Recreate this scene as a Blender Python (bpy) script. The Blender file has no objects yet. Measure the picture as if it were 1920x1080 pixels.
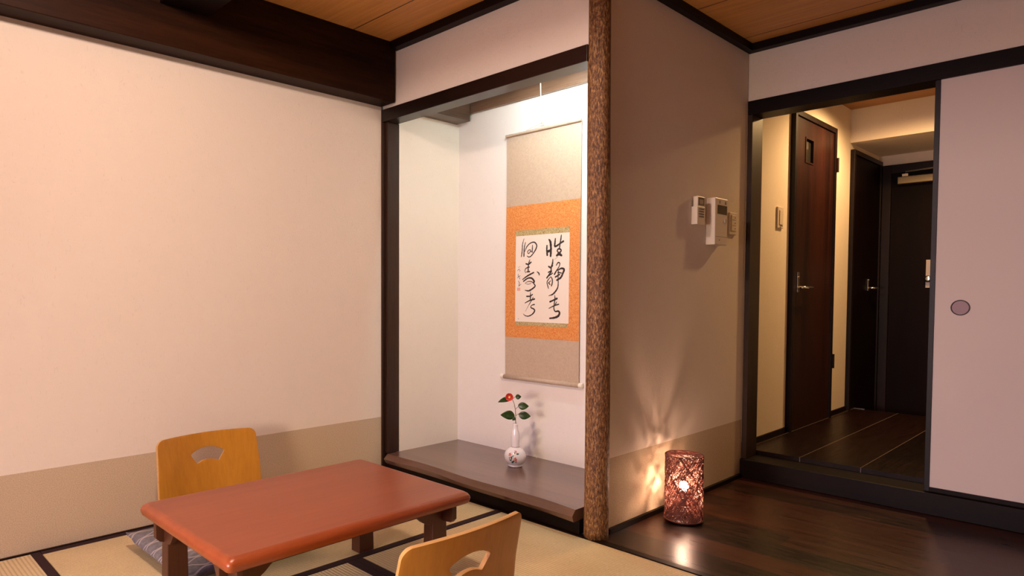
import bpy, bmesh, math, random
from mathutils import Vector, Matrix
from mathutils.geometry import delaunay_2d_cdt
random.seed(7)
PI = math.pi
C = bpy.context.scene.collection

# ------------------------------------------------------------------ camera, world, lights, exposure
scn = bpy.context.scene
YAW, PITCH, ROLL = -0.8285855, -0.0356491, 0.0026286
fwd = Vector((math.sin(YAW)*math.cos(PITCH), math.cos(YAW)*math.cos(PITCH), math.sin(PITCH)))
rgt = Vector((math.cos(YAW), -math.sin(YAW), 0)); upv = rgt.cross(fwd)
r2 = rgt*math.cos(ROLL) + upv*math.sin(ROLL); u2 = -rgt*math.sin(ROLL) + upv*math.cos(ROLL)
cd = bpy.data.cameras.new('camera'); cam = bpy.data.objects.new('camera', cd); C.objects.link(cam)
M = Matrix((r2, u2, -fwd)).transposed().to_4x4(); M.translation = (2.903, -2.2826, 1.0)
cam.matrix_world = M
cd.sensor_width = 36; cd.lens = 1254.289*36/1920
cd.shift_x = (960-810.0)/1920; cd.shift_y = (593.98-540)/1920
cd.clip_start = 0.02
scn.camera = cam
scn.view_settings.view_transform = 'Standard'; scn.view_settings.look = 'None'
scn.view_settings.gamma = 1; scn.view_settings.use_curve_mapping = False
scn.view_settings.exposure = 0.0
wd = bpy.data.worlds.new('world'); scn.world = wd; wd.use_nodes = True
wd.node_tree.nodes['Background'].inputs[0].default_value = (0.30, 0.26, 0.34, 1)
wd.node_tree.nodes['Background'].inputs[1].default_value = 0.12

def lamp(name, kind, loc, energy, color, size=None, size_y=None, target=None, spread=None):
    l = bpy.data.lights.new(name, kind); o = bpy.data.objects.new(name, l); C.objects.link(o)
    o.location = loc; l.energy = energy; l.color = color
    if kind == 'AREA':
        l.shape = 'RECTANGLE'; l.size = size; l.size_y = size_y or size
        if spread: l.spread = spread
    elif size: l.shadow_soft_size = size
    if target is not None:
        o.rotation_euler = (Vector(target)-Vector(loc)).to_track_quat('-Z', 'Y').to_euler()
    return o
# daylight through the rear window (cool), the room's ceiling light (warm), a low standing lamp behind the camera
lamp('window_daylight', 'AREA', (1.6, -4.10, 0.95), 25, (0.50, 0.42, 1.0), 1.9, 0.9, (2.0, 0, -0.9), spread=math.radians(115))
lamp('room_ceiling_light', 'POINT', (1.48, -1.75, 2.245), 94, (1.0, 0.75, 0.63), 0.07)
lamp('standing_lamp_light', 'AREA', (1.70, -3.2, 0.78), 20, (1.0, 0.80, 0.46), 0.5, 0.45, (1.5, -0.5, -0.1), spread=math.radians(120))
lamp('corridor_downlight', 'SPOT', (1.80, 2.74, 2.355), 150, (1.0, 0.60, 0.25), 0.05, target=(1.80, 2.74, 0))
bpy.data.lights['corridor_downlight'].spot_size = math.radians(165); bpy.data.lights['corridor_downlight'].spot_blend = 0.6

# ------------------------------------------------------------------ helpers
def link(name, me, mat, parent=None):
    o = bpy.data.objects.new(name, me); C.objects.link(o)
    for m in (mat if isinstance(mat, (list, tuple)) else [mat]):
        if m: me.materials.append(m)
    if parent: o.parent = parent
    return o
def obj(name, bm, mat, parent=None, smooth=False, bevel=0, seg=2):
    me = bpy.data.meshes.new(name); bmesh.ops.recalc_face_normals(bm, faces=bm.faces); bm.to_mesh(me); bm.free()
    if smooth:
        for p in me.polygons: p.use_smooth = True
    o = link(name, me, mat, parent)
    if bevel:
        b = o.modifiers.new('bevel', 'BEVEL'); b.width = bevel; b.segments = seg; b.limit_method = 'ANGLE'
        b.angle_limit = math.radians(40)
    return o
def struct(name, bm, mat, bevel=0, **k):
    o = obj(name, bm, mat, None, bevel=bevel, **k); o['kind'] = 'structure'; return o
def thing(name, label, cat, loc=(0, 0, 0), rz=0, group=None):
    o = bpy.data.objects.new(name, None); C.objects.link(o); o.empty_display_size = 0.1
    o.location = loc; o.rotation_euler = (0, 0, rz); return tag(o, label, cat, group)
def tag(o, label, cat, group=None):
    o['label'] = label; o['category'] = cat
    if group: o['group'] = group
    return o
def box(bm, x0, x1, y0, y1, z0, z1):
    v = [bm.verts.new(p) for p in ((x0, y0, z0), (x1, y0, z0), (x1, y1, z0), (x0, y1, z0), (x0, y0, z1), (x1, y0, z1), (x1, y1, z1), (x0, y1, z1))]
    for f in ((0, 3, 2, 1), (4, 5, 6, 7), (0, 1, 5, 4), (1, 2, 6, 5), (2, 3, 7, 6), (3, 0, 4, 7)): bm.faces.new([v[i] for i in f])
    return bm
def bx(*a):
    return box(bmesh.new(), *a)
def prism(bm, pts, fn, d):
    """closed 2D outline pts, fn(u,v,w)->xyz, depth from 0 to d"""
    a = [bm.verts.new(fn(u, v, 0)) for u, v in pts]; b = [bm.verts.new(fn(u, v, d)) for u, v in pts]
    n = len(pts); bm.faces.new(a); bm.faces.new(b[::-1])
    for i in range(n): bm.faces.new((a[i], a[(i+1) % n], b[(i+1) % n], b[i]))
    return bm
def lathe(bm, prof, seg=40, c=(0, 0, 0), axis='Z', cap=True):
    rings = []
    for r, z in prof:
        ring = []
        for i in range(seg):
            t = 2*PI*i/seg; x, y = r*math.cos(t), r*math.sin(t)
            p = (x, y, z) if axis == 'Z' else ((z, x, y) if axis == 'X' else (x, z, y))
            ring.append(bm.verts.new((p[0]+c[0], p[1]+c[1], p[2]+c[2])))
        rings.append(ring)
    for a, b in zip(rings, rings[1:]):
        for i in range(seg): bm.faces.new((a[i], a[(i+1) % seg], b[(i+1) % seg], b[i]))
    if cap: bm.faces.new(rings[0][::-1]); bm.faces.new(rings[-1])
    return bm
def tube(bm, pts, rad, seg=8, cap=True):
    pts = [Vector(p) for p in pts]; n = len(pts)
    rs = rad if isinstance(rad, (list, tuple)) else [rad]*n
    up = Vector((0.13, 0.21, 0.97)); rings = []
    for i, p in enumerate(pts):
        d = (pts[min(i+1, n-1)]-pts[max(i-1, 0)]).normalized()
        a = d.cross(up)
        if a.length < 1e-3: a = d.cross(Vector((1, 0, 0)))
        a.normalize(); b = d.cross(a)
        rings.append([bm.verts.new(p+(a*math.cos(2*PI*k/seg)+b*math.sin(2*PI*k/seg))*rs[i]) for k in range(seg)])
    for a, b in zip(rings, rings[1:]):
        for k in range(seg): bm.faces.new((a[k], a[(k+1) % seg], b[(k+1) % seg], b[k]))
    if cap: bm.faces.new(rings[0][::-1]); bm.faces.new(rings[-1])
    return bm
def catmull(pts, n=6):
    out = []; L = len(pts)
    for i in range(L-1):
        p0 = pts[max(i-1, 0)]; p1 = pts[i]; p2 = pts[i+1]; p3 = pts[min(i+2, L-1)]
        for k in range(n):
            t = k/n
            out.append(tuple(0.5*((2*b)+(-a+c)*t+(2*a-5*b+4*c-d)*t*t+(-a+3*b-3*c+d)*t**3) for a, b, c, d in zip(p0, p1, p2, p3)))
    out.append(tuple(pts[-1])); return out

# ------------------------------------------------------------------ materials
def mat(name, color=(0.8, 0.8, 0.8), rough=0.5, metal=0, spec=0.5, coat=0, emit=None, estr=0):
    m = bpy.data.materials.new(name); m.use_nodes = True
    p = m.node_tree.nodes['Principled BSDF']
    p.inputs['Base Color'].default_value = (*color, 1); p.inputs['Roughness'].default_value = rough
    p.inputs['Metallic'].default_value = metal; p.inputs['Specular IOR Level'].default_value = spec
    p.inputs['Coat Weight'].default_value = coat
    if emit: p.inputs['Emission Color'].default_value = (*emit, 1); p.inputs['Emission Strength'].default_value = estr
    return m
class N:
    def __init__(s, m): s.t = m.node_tree; s.p = s.t.nodes['Principled BSDF']
    def new(s, ty, **k):
        n = s.t.nodes.new(ty)
        for a, v in k.items(): setattr(n, a, v)
        return n
    def l(s, a, b): s.t.links.new(a, b)
    def coord(s, world=True, scale=(1, 1, 1), rot=(0, 0, 0)):
        mp = s.new('ShaderNodeMapping'); mp.inputs['Scale'].default_value = scale; mp.inputs['Rotation'].default_value = rot
        if world: s.l(s.new('ShaderNodeNewGeometry').outputs['Position'], mp.inputs['Vector'])
        else: s.l(s.new('ShaderNodeTexCoord').outputs['Object'], mp.inputs['Vector'])
        return mp.outputs['Vector']
    def noise(s, vec, scale, detail=3, rough=0.5, dist=0):
        n = s.new('ShaderNodeTexNoise'); n.inputs['Scale'].default_value = scale; n.inputs['Detail'].default_value = detail
        n.inputs['Roughness'].default_value = rough; n.inputs['Distortion'].default_value = dist
        s.l(vec, n.inputs['Vector']); return n.outputs['Fac']
    def ramp(s, fac, stops):
        r = s.new('ShaderNodeValToRGB'); e = r.color_ramp.elements
        while len(e) < len(stops): e.new(0.5)
        for q, (pos, col) in zip(e, stops): q.position = pos; q.color = (*col, 1)
        s.l(fac, r.inputs['Fac']); return r.outputs['Color']
    def math(s, op, a, b=0.0, c=None):
        n = s.new('ShaderNodeMath', operation=op)
        for i, v in enumerate((a, b) if c is None else (a, b, c)):
            if isinstance(v, (int, float)): n.inputs[i].default_value = v
            else: s.l(v, n.inputs[i])
        return n.outputs[0]
    def mix(s, fac, a, b, mode='MIX'):
        n = s.new('ShaderNodeMix', data_type='RGBA', blend_type=mode)
        for k, v in ((0, fac), (6, a), (7, b)):
            if isinstance(v, (int, float)): n.inputs[k].default_value = v
            elif isinstance(v, tuple): n.inputs[k].default_value = (*v, 1)
            else: s.l(v, n.inputs[k])
        return n.outputs[2]
    def bump(s, h, strength=0.3, dist=0.002):
        b = s.new('ShaderNodeBump'); b.inputs['Strength'].default_value = strength; b.inputs['Distance'].default_value = dist
        s.l(h, b.inputs['Height']); s.l(b.outputs['Normal'], s.p.inputs['Normal'])
    def sep(s, vec):
        n = s.new('ShaderNodeSeparateXYZ'); s.l(vec, n.inputs[0]); return n.outputs
def wallpaper(name, col, dado=None):
    m = mat(name, col, 0.85, spec=0.25); n = N(m)
    v = n.coord(); f1 = n.noise(v, 14, 4, 0.6); f2 = n.noise(n.coord(scale=(1, 1, 1)), 90, 4, 0.65, 1.2)
    c1 = n.mix(n.math('MULTIPLY', f1, 0.10), col, tuple(c*0.6 for c in col))
    if dado:
        z = n.sep(v)['Z']; g = n.math('LESS_THAN', z, 0.3142)
        sp = n.noise(v, 260, 2, 0.6)
        d = n.ramp(sp, [(0.35, tuple(c*0.86 for c in dado)), (0.65, tuple(min(1, c*1.12) for c in dado))])
        c1 = n.mix(g, c1, d)
    # scattered short fibres pressed into the paper
    fib = n.noise(n.coord(scale=(1, 1, 0.35)), 75, 1, 0.4, 2.5)
    fm = n.math('GREATER_THAN', fib, 0.71)
    c1 = n.mix(n.math('MULTIPLY', fm, 0.10), c1, (0.35, 0.24, 0.16))
    n.l(c1, n.p.inputs['Base Color'])
    n.bump(n.math('ADD', f2, n.math('MULTIPLY', fm, 0.5)), 0.45, 0.0024)
    return m
def wood(name, dark, light, axis='X', rough=0.4, scale=1.0, coat=0, world=True, bump=0.15, spec=0.5):
    m = mat(name, light, rough, spec=spec, coat=coat); n = N(m)
    m.node_tree.nodes['Principled BSDF'].inputs['Coat Roughness'].default_value = 0.2
    sc = {'X': (0.06, 1, 1), 'Y': (1, 0.06, 1), 'Z': (1, 1, 0.06)}[axis]
    v = n.coord(world, tuple(q*scale for q in sc))
    big = n.noise(v, 9, 3, 0.5, 0.6); fine = n.noise(v, 130, 3, 0.6)
    f = n.math('ADD', n.math('MULTIPLY', big, 0.65), n.math('MULTIPLY', fine, 0.35))
    n.l(n.ramp(f, [(0.34, dark), (0.66, light)]), n.p.inputs['Base Color'])
    n.bump(fine, bump, 0.0008)
    return m
CREAM = (0.80, 0.70, 0.60)
m_wall = wallpaper('cream_wallpaper', CREAM, (0.54, 0.42, 0.29))
m_wall_plain = wallpaper('cream_wallpaper_plain', CREAM)
m_alcove = wallpaper('alcove_wallpaper', (0.83, 0.76, 0.70))
m_alcove_left = wallpaper('alcove_side_wallpaper', (0.82, 0.74, 0.63))
DK, LT = (0.0022, 0.0006, 0.0004), (0.0095, 0.0026, 0.0016)
m_beam = wood('dark_beam_wood', (0.0035, 0.0010, 0.0004), (0.030, 0.0095, 0.0030), 'Y', 0.5, spec=0.08)
m_wx = wood('dark_stained_wood_x', DK, LT, 'X', 0.48, spec=0.14); m_wy = wood('dark_stained_wood_y', DK, LT, 'Y', 0.48, spec=0.14)
m_wz = wood('dark_stained_wood_z', DK, (0.014, 0.0035, 0.0022), 'Z', 0.42, spec=0.25)
m_post = wood('post_wood', (0.010, 0.0035, 0.0018), (0.045, 0.019, 0.009), 'Z', 0.42, spec=0.3)
m_board = wood('alcove_board_wood', (0.085, 0.036, 0.022), (0.17, 0.080, 0.050), 'X', 0.30, 0.8, coat=0.6)
m_alcbeam = wood('alcove_beam_wood', (0.06, 0.03, 0.018), (0.16, 0.085, 0.05), 'X', 0.30)
m_lintel_mat = wood('lintel_wood', (0.005, 0.0014, 0.0008), (0.020, 0.0065, 0.0035), 'X', 0.33, spec=0.4)
def ceiling_mat():
    m = mat('ceiling_cedar', (0.3, 0.14, 0.05), 0.5); n = N(m)
    v = n.coord(); y = n.sep(v)['Y']
    t = n.math('FRACT', n.math('DIVIDE', n.math('ADD', y, 10.0+0.124), 0.5185))
    line = n.math('LESS_THAN', t, 0.013)
    vv = n.coord(scale=(0.05, 1, 1)); f = n.noise(vv, 60, 4, 0.6)
    c = n.ramp(f, [(0.3, (0.45, 0.20, 0.048)), (0.7, (0.60, 0.28, 0.070))])
    n.l(n.mix(line, c, (0.07, 0.022, 0.006)), n.p.inputs['Base Color']); n.bump(n.math('SUBTRACT', n.math('MULTIPLY', f, 0.2), line), 0.3, 0.001)
    return m
m_ceil = ceiling_mat()
def plank_mat(name, axis, width, dark, light, gap, rough, length=1.4, gapcol=(0.003, 0.001, 0.001), offset=0.0, gapw=0.006):
    m = mat(name, light, rough, spec=(0.35 if gap else 0.2)); n = N(m); v = n.coord(); s = n.sep(v)
    u, w = (s['X'], s['Y']) if axis == 'X' else (s['Y'], s['X'])
    q = n.math('DIVIDE', n.math('ADD', w, 10.0-offset), width); row = n.math('FLOOR', q); fr = n.math('FRACT', q)
    e = n.math('LESS_THAN', fr, gapw/width)
    wn = n.new('ShaderNodeTexWhiteNoise', noise_dimensions='1D'); n.l(row, wn.inputs['W'])
    q2 = n.math('ADD', n.math('DIVIDE', u, length), n.math('MULTIPLY', wn.outputs['Value'], 7.0))
    col = n.math('FLOOR', q2); e2 = n.math('LESS_THAN', n.math('FRACT', q2), 0.0025/length)
    wn2 = n.new('ShaderNodeTexWhiteNoise', noise_dimensions='2D'); cb = n.new('ShaderNodeCombineXYZ'); n.l(row, cb.inputs[0]); n.l(col, cb.inputs[1]); n.l(cb.outputs[0], wn2.inputs['Vector'])
    sc = (0.08, 1, 1) if axis == 'X' else (1, 0.08, 1)
    g = n.noise(n.coord(scale=sc), 42, 5, 0.75, 1.2)
    f = n.math('ADD', n.math('MULTIPLY', g, 0.7), n.math('MULTIPLY', wn2.outputs['Value'], 0.3))
    c = n.ramp(f, [(0.36, dark), (0.62, light)])
    ee = n.math('MAXIMUM', e, e2) if gap else e
    n.l(n.mix(ee, c, gapcol), n.p.inputs['Base Color'])
    n.l(n.math('ADD', n.math('MULTIPLY', g, 0.30), rough-0.13), n.p.inputs['Roughness'])
    n.bump(n.math('SUBTRACT', n.math('MULTIPLY', g, 0.25), ee), 0.25, 0.0012)
    return m
m_floor = plank_mat('dark_floor_planks', 'X', 0.152, (0.0025, 0.0006, 0.0003), (0.050, 0.0130, 0.0055), True, 0.30, offset=0.03, gapw=0.0025)
m_corr = plank_mat('corridor_floor_boards', 'Y', 0.2845, (0.0045, 0.0012, 0.0008), (0.013, 0.0038, 0.0022), False, 0.34, gapcol=(0.16, 0.12, 0.10), offset=1.656, gapw=0.0035)
def tatami(name, axis):
    m = mat(name, (0.5, 0.4, 0.2), 0.62, spec=0.3); n = N(m); v = n.coord(); s = n.sep(v)
    w = s['X'] if axis == 'Y' else s['Y']; u = s['Y'] if axis == 'Y' else s['X']
    r = n.math('SINE', n.math('MULTIPLY', w, 2*PI/0.0135)); r1 = n.math('ADD', n.math('MULTIPLY', r, 0.5), 0.5)
    r2_ = n.math('POWER', r1, 0.5)
    fine = n.noise(n.coord(scale=(1, 0.15, 1) if axis == 'X' else (0.15, 1, 1)), 420, 2, 0.6)
    big = n.noise(v, 5, 3, 0.5)
    f = n.math('ADD', n.math('MULTIPLY', fine, 0.45), n.math('ADD', n.math('MULTIPLY', big, 0.25), n.math('MULTIPLY', r2_, 0.3)))
    c = n.ramp(f, [(0.25, (0.42, 0.315, 0.16)), (0.75, (0.74, 0.59, 0.34))])
    n.l(c, n.p.inputs['Base Color']); n.bump(n.math('ADD', r2_, n.math('MULTIPLY', fine, 0.3)), 0.5, 0.0016)
    return m
m_tatx = tatami('tatami_rush_x', 'X'); m_taty = tatami('tatami_rush_y', 'Y')
m_heri = mat('tatami_border_cloth', (0.030, 0.012, 0.013), 0.8, spec=0.2)
n = N(m_heri); n.bump(n.noise(n.coord(), 900, 1), 0.3, 0.0006)
m_white_plastic = mat('ivory_plastic', (0.72, 0.62, 0.52), 0.4)
m_grey_print = mat('grey_print', (0.10, 0.08, 0.07), 0.6)
m_lcd = mat('dark_display', (0.025, 0.014, 0.010), 0.2)
m_steel = mat('brushed_steel', (0.62, 0.60, 0.58), 0.25, metal=1)
m_bronze = mat('bronze_metal', (0.32, 0.25, 0.14), 0.4, metal=0.8)

# ------------------------------------------------------------------ room shell
H = 2.323
struct('wall_left', bx(-0.12, 0, -4.2, 0.0, -0.05, H+0.05), m_wall)
struct('wall_alcove_left', bx(-0.12, 0.033, 0.098, 0.565, -0.05, H+0.05), m_alcove_left)
struct('wall_alcove_back', bx(-0.12, 1.30, 0.565, 0.68, -0.05, H+0.05), m_alcove)
# partition between alcove / corridor and the board-floored side
bm = bmesh.new(); box(bm, 1.305, 1.370, 0.075, 1.423, -0.05, H+0.05)
struct('wall_partition', bm, m_wall)
struct('wall_alcove_top', bx(0.0, 1.326, 0.012, 0.085, 1.9945, H+0.03), m_wall_plain)
struct('ceiling', bx(-0.12, 5.7, -4.2, 1.56, H, H+0.06), m_ceil)
struct('wall_far', bx(1.306, 5.7, 1.430, 1.560, 2.0326, H), m_wall_plain)
m_low_bounce = wood('low_bounce_wood', (0.03, 0.012, 0.006), (0.08, 0.035, 0.018), 'Z', 0.6, spec=0.2)  # dark wood made up for the unseen right wall, cuts bounce onto near chair
struct('wall_right', bx(5.6, 5.72, -4.2, 1.56, -0.05, H), m_low_bounce)
# rear wall behind the camera with its window opening
bm = bmesh.new()
box(bm, -0.12, 0.75, -4.32, -4.2, -0.05, H+0.05); box(bm, 2.65, 5.72, -4.32, -4.2, -0.05, H+0.05)
box(bm, 0.75, 2.65, -4.32, -4.2, -0.05, 0.5); box(bm, 0.75, 2.65, -4.32, -4.2, 1.8, H+0.05)
struct('wall_rear', bm, m_wall)
bm = bmesh.new()
for x in (0.75, 1.68, 2.61): box(bm, x, x+0.04, -4.26, -4.22, 0.5, 1.8)
for z in (0.5, 1.76): box(bm, 0.75, 2.65, -4.26, -4.22, z, z+0.04)
struct('window_1', bm, m_wx)
# floors
struct('floor', bx(-0.1, 5.7, -4.25, 0.0, -0.10, -0.022), m_tatx)
struct('floor_boards', bx(1.37, 5.7, 0.030, 1.423, -0.06, 0.0), m_floor)
struct('floor_corridor', bx(1.306, 3.1, 1.576, 3.56, 0.02, 0.1237), m_corr)
m_tile = mat('entrance_floor_tile', (0.02, 0.015, 0.014), 0.5)
struct('floor_entrance', bx(1.306, 3.1, 3.56, 4.20, -0.04, 0.020), m_tile)
# corridor shell
struct('wall_corridor_left', bx(1.20, 1.306, 1.423, 4.20, -0.05, 2.42), m_wall_plain)
struct('wall_corridor_right', bx(2.95, 3.05, 1.57, 4.20, -0.05, 2.42), m_wall_plain)
struct('wall_corridor_end', bx(1.20, 3.05, 4.15, 4.27, -0.05, 2.42), m_wall_plain)
struct('wall_bulkhead', bx(1.306, 2.95, 3.40, 4.15, 2.123, 2.40), m_wall_plain)
m_ceil2 = wood('corridor_ceiling_cedar', (0.30, 0.135, 0.04), (0.42, 0.20, 0.07), 'X', 0.5)
struct('ceiling_corridor', bx(1.20, 3.05, 1.56, 3.40, 2.366, 2.42), m_ceil2)
# ceiling moulding
struct('trim_1', bx(0.12, 1.37, -0.036, 0.012, 2.2825, H), m_wx, 0.002)
struct('trim_2', bx(1.37, 1.405, 0.012, 1.386, 2.284, H), m_wy, 0.002)
struct('trim_3', bx(1.37, 5.6, 1.382, 1.430, 2.284, H), m_wx, 0.002)
# alcove lintel, sill and front strip
struct('trim_4', bx(-0.002, 1.326, 0.0, 0.092, 1.928, 1.9945), m_lintel_mat, 0.002)
struct('trim_5', bx(0.012, 1.30, 0.018, 0.050, 0.0, 0.066), m_wx, 0.002)
struct('trim_6', bx(0.0, 5.6, 0.0, 0.034, -0.03, 0.003), m_wx, 0.001)
# corner post of the alcove
struct('trim_7', bx(-0.05, 0.0125, 0.0, 0.10, 0.0, 1.928), m_post, 0.002)
struct('trim_8', bx(0.0125, 0.036, 0.018, 0.099, 0.112, 1.928), m_post, 0.002)
# partition baseboard, left wall floor strip
struct('baseboard_partition', bx(1.370, 1.384, 0.115, 1.40, 0.0, 0.022), m_wy, 0.001)
struct('baseboard_left', bx(0.0, 0.012, -4.2, 0.0, -0.02, 0.004), m_wy)
# head rail, jamb and threshold of the far opening
struct('trim_9', bx(1.370, 5.6, 1.423, 1.560, 1.9585, 2.0326), m_wx, 0.002)
struct('trim_10', bx(1.370, 1.3965, 1.423, 1.560, 0.10, 1.9585), m_post, 0.002)
struct('trim_11', bx(1.370, 5.6, 1.405, 1.575, 0.0, 0.100), m_wx, 0.003)
struct('baseboard_corridor', bx(1.306, 1.316, 1.575, 2.225, 0.1237, 0.155), m_wy)
struct('baseboard_corridor.001', bx(1.306, 1.316, 3.02, 3.405, 0.1237, 0.155), m_wy)
# sliding door
m_fus = mat('sliding_door_paper', (0.70, 0.60, 0.56), 0.8, spec=0.25); n = N(m_fus)
n.bump(n.noise(n.coord(), 120, 4, 0.65, 1.0), 0.25, 0.0012)
d1 = thing('door_1', 'white papered sliding door with a thin dark frame and round sunken pull', 'sliding door', (2.19, 1.44, 0.10))
del d1['label'], d1['category']; d1['kind'] = 'structure'
obj('panel', bx(0.020, 0.96, -0.004, 0.018, 0.022, 1.858), m_fus, d1)
bm = bmesh.new(); box(bm, 0, 0.020, -0.008, 0.022, 0.001, 1.858); box(bm, 0.94, 0.962, -0.008, 0.022, 0.001, 1.858)
obj('stile', bm, m_wz, d1, bevel=0.001)
obj('bottom_rail', bx(0.020, 0.94, -0.008, 0.022, 0.001, 0.022), m_wx, d1, bevel=0.001)
m_pull = mat('pull_brown_metal', (0.075, 0.035, 0.035), 0.35, metal=0.5)
bm = bmesh.new()
lathe(bm, [(0.0345, -0.0042), (0.0345, -0.0075), (0.0325, -0.0085), (0.0305, -0.0075), (0.0300, -0.0045)], 40, axis='Y', cap=False)
for v in bm.verts: v.co += Vector((0.1125, 0, 0.841))
pl = obj('finger_pull', bm, mat('pull_rim', (0.02, 0.006, 0.006), 0.3), d1, smooth=True)
bm = bmesh.new(); lathe(bm, [(0.0305, -0.0052), (0.0305, -0.0045)], 40, axis='Y')
for v in bm.verts: v.co += Vector((0.1125, 0, 0.841))
obj('pull_cup', bm, m_pull, pl)
d1b = thing('door_2', 'x', 'x', (3.10, 1.475, 0.10)); del d1b['label'], d1b['category']; d1b['kind'] = 'structure'
obj('panel', bx(0.020, 1.18, -0.004, 0.018, 0.022, 1.858), m_fus, d1b)
bm = bmesh.new(); box(bm, 0, 0.020, -0.008, 0.022, 0.001, 1.858); box(bm, 1.18, 1.198, -0.008, 0.022, 0.001, 1.858); obj('stile', bm, m_wz, d1b)
obj('bottom_rail', bx(0.020, 1.18, -0.008, 0.022, 0.001, 0.022), m_wx, d1b)
struct('wall_far.001', bx(4.30, 5.7, 1.43, 1.56, 0.10, 1.9585), m_wall_plain)

# corridor doors
m_door = wood('door_wood', (0.008, 0.0016, 0.0009), (0.034, 0.0080, 0.0042), 'Z', 0.36, spec=0.3)
m_door_dark = wood('entrance_door_wood', (0.0025, 0.0004, 0.0004), (0.006, 0.0009, 0.0008), 'Z', 0.55, spec=0.10)
def corridor_door(name, y0, y1, z0, z1, window):
    d = bpy.data.objects.new(name, None); C.objects.link(d); d.location = (1.306, y0, z0); d['kind'] = 'structure'
    w = y1-y0; h = z1-z0; bm = bmesh.new()
    box(bm, 0, 0.030, 0, 0.035, 0, h); box(bm, 0, 0.030, w-0.035, w, 0, h); box(bm, 0, 0.030, 0.035, w-0.035, h-0.035, h)
    obj('frame', bm, m_wz, d, bevel=0.002)
    bm = bmesh.new()
    if window:
        wy0, wy1, wz0, wz1 = 0.205, 0.335, h-0.30, h-0.155
        box(bm, 0.001, 0.020, 0.037, wy0, 0.003, h-0.037); box(bm, 0.001, 0.020, wy1, w-0.037, 0.003, h-0.037)
        box(bm, 0.001, 0.020, wy0, wy1, 0.003, wz0); box(bm, 0.001, 0.020, wy0, wy1, wz1, h-0.037)
        lf = obj('leaf', bm, m_door, d)
        b2 = bmesh.new(); t = 0.010
        box(b2, 0.020, 0.024, wy0-t, wy0, wz0-t, wz1+t); box(b2, 0.020, 0.024, wy1, wy1+t, wz0-t, wz1+t)
        box(b2, 0.020, 0.024, wy0, wy1, wz0-t, wz0); box(b2, 0.020, 0.024, wy0, wy1, wz1, wz1+t)
        obj('window_frame', b2, m_door, lf)
        g = mat('dark_glass', (0.02, 0.018, 0.014), 0.08, spec=0.8)
        obj('window_pane', bx(0.002, 0.008, wy0, wy1, wz0, wz1), g, lf)
    else:
        box(bm, 0.001, 0.020, 0.037, w-0.037, 0.003, h-0.037); lf = obj('leaf', bm, m_door_dark, d)
    return d, w, h
def lever(parent, y, z, s=1.0, flip=1):
    hd = obj('handle', bx(0.020, 0.026, y-0.018*s, y+0.018*s, z-0.03*s, z+0.10*s), m_steel, parent, bevel=0.002)
    bm = bmesh.new(); tube(bm, [(0.02, y, z), (0.062, y, z), (0.068, y+flip*0.012, z), (0.068, y+flip*0.13*s, z)], [0.010, 0.010, 0.009, 0.0075], 10)
    obj('lever', bm, m_steel, hd, smooth=True)
    b = bmesh.new(); lathe(b, [(0.008, 0.026), (0.008, 0.032)], 12, (0, y, z+0.065), 'X'); obj('keyhole', b, m_steel, hd)
d3, w3, h3 = corridor_door('door_3', 2.224, 3.010, 0.124, 2.156, True); lever(d3, 0.110, 0.915)
for z in (0.40, 1.78):
    b = bmesh.new(); lathe(b, [(0.008, -0.05), (0.008, 0.05)], 10, (0.034, w3+0.004, z)); obj('hinge', b, m_wz, d3)
d4, w4, h4 = corridor_door('door_4', 3.408, 4.145, 0.022, 2.075, False)
lever(d4, w4-0.30, 1.025, 0.7)
# entrance door in the end wall
d5 = bpy.data.objects.new('door_5', None); C.objects.link(d5); d5.location = (1.34, 4.15, 0.02); d5['kind'] = 'structure'
bm = bmesh.new(); box(bm, 0, 0.06, -0.03, 0, 0, 2.02); box(bm, 0.95, 1.01, -0.03, 0, 0, 2.02); box(bm, 0.06, 0.95, -0.03, 0, 1.95, 2.02)
obj('frame', bm, m_wz, d5, bevel=0.002)
obj('leaf', bx(0.062, 0.948, -0.016, -0.001, 0.004, 1.948), m_door_dark, d5)
obj('lock_plate', bx(0.305, 0.345, -0.024, -0.016, 1.03, 1.25), mat('lock_plate_metal', (0.45, 0.38, 0.33), 0.45, metal=0.4), d5, bevel=0.002)
obj('knob', lathe(bmesh.new(), [(0.012, -0.060), (0.024, -0.057), (0.027, -0.045), (0.012, -0.036), (0.012, -0.024)], 20, (0.325, 0, 1.10), 'Y'), m_steel, d5, smooth=True)
cl = obj('door_closer', bx(0.11, 0.37, -0.070, -0.016, 1.855, 1.915), m_bronze, d5, bevel=0.006)
bm = bmesh.new(); tube(bm, [(0.16, -0.045, 1.93), (0.16, -0.045, 1.95), (0.42, -0.10, 1.955)], 0.007, 8); box(bm, 0.14, 0.18, -0.06, -0.03, 1.915, 1.935)
obj('closer_arm', bm, m_steel, cl)
d6 = obj('floor_rail', bx(1.318, 1.40, 3.556, 3.566, 0.1237, 0.128), m_steel); tag(d6, 'short shiny metal strip at the dark edge of the corridor floor', 'metal strip')

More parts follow.
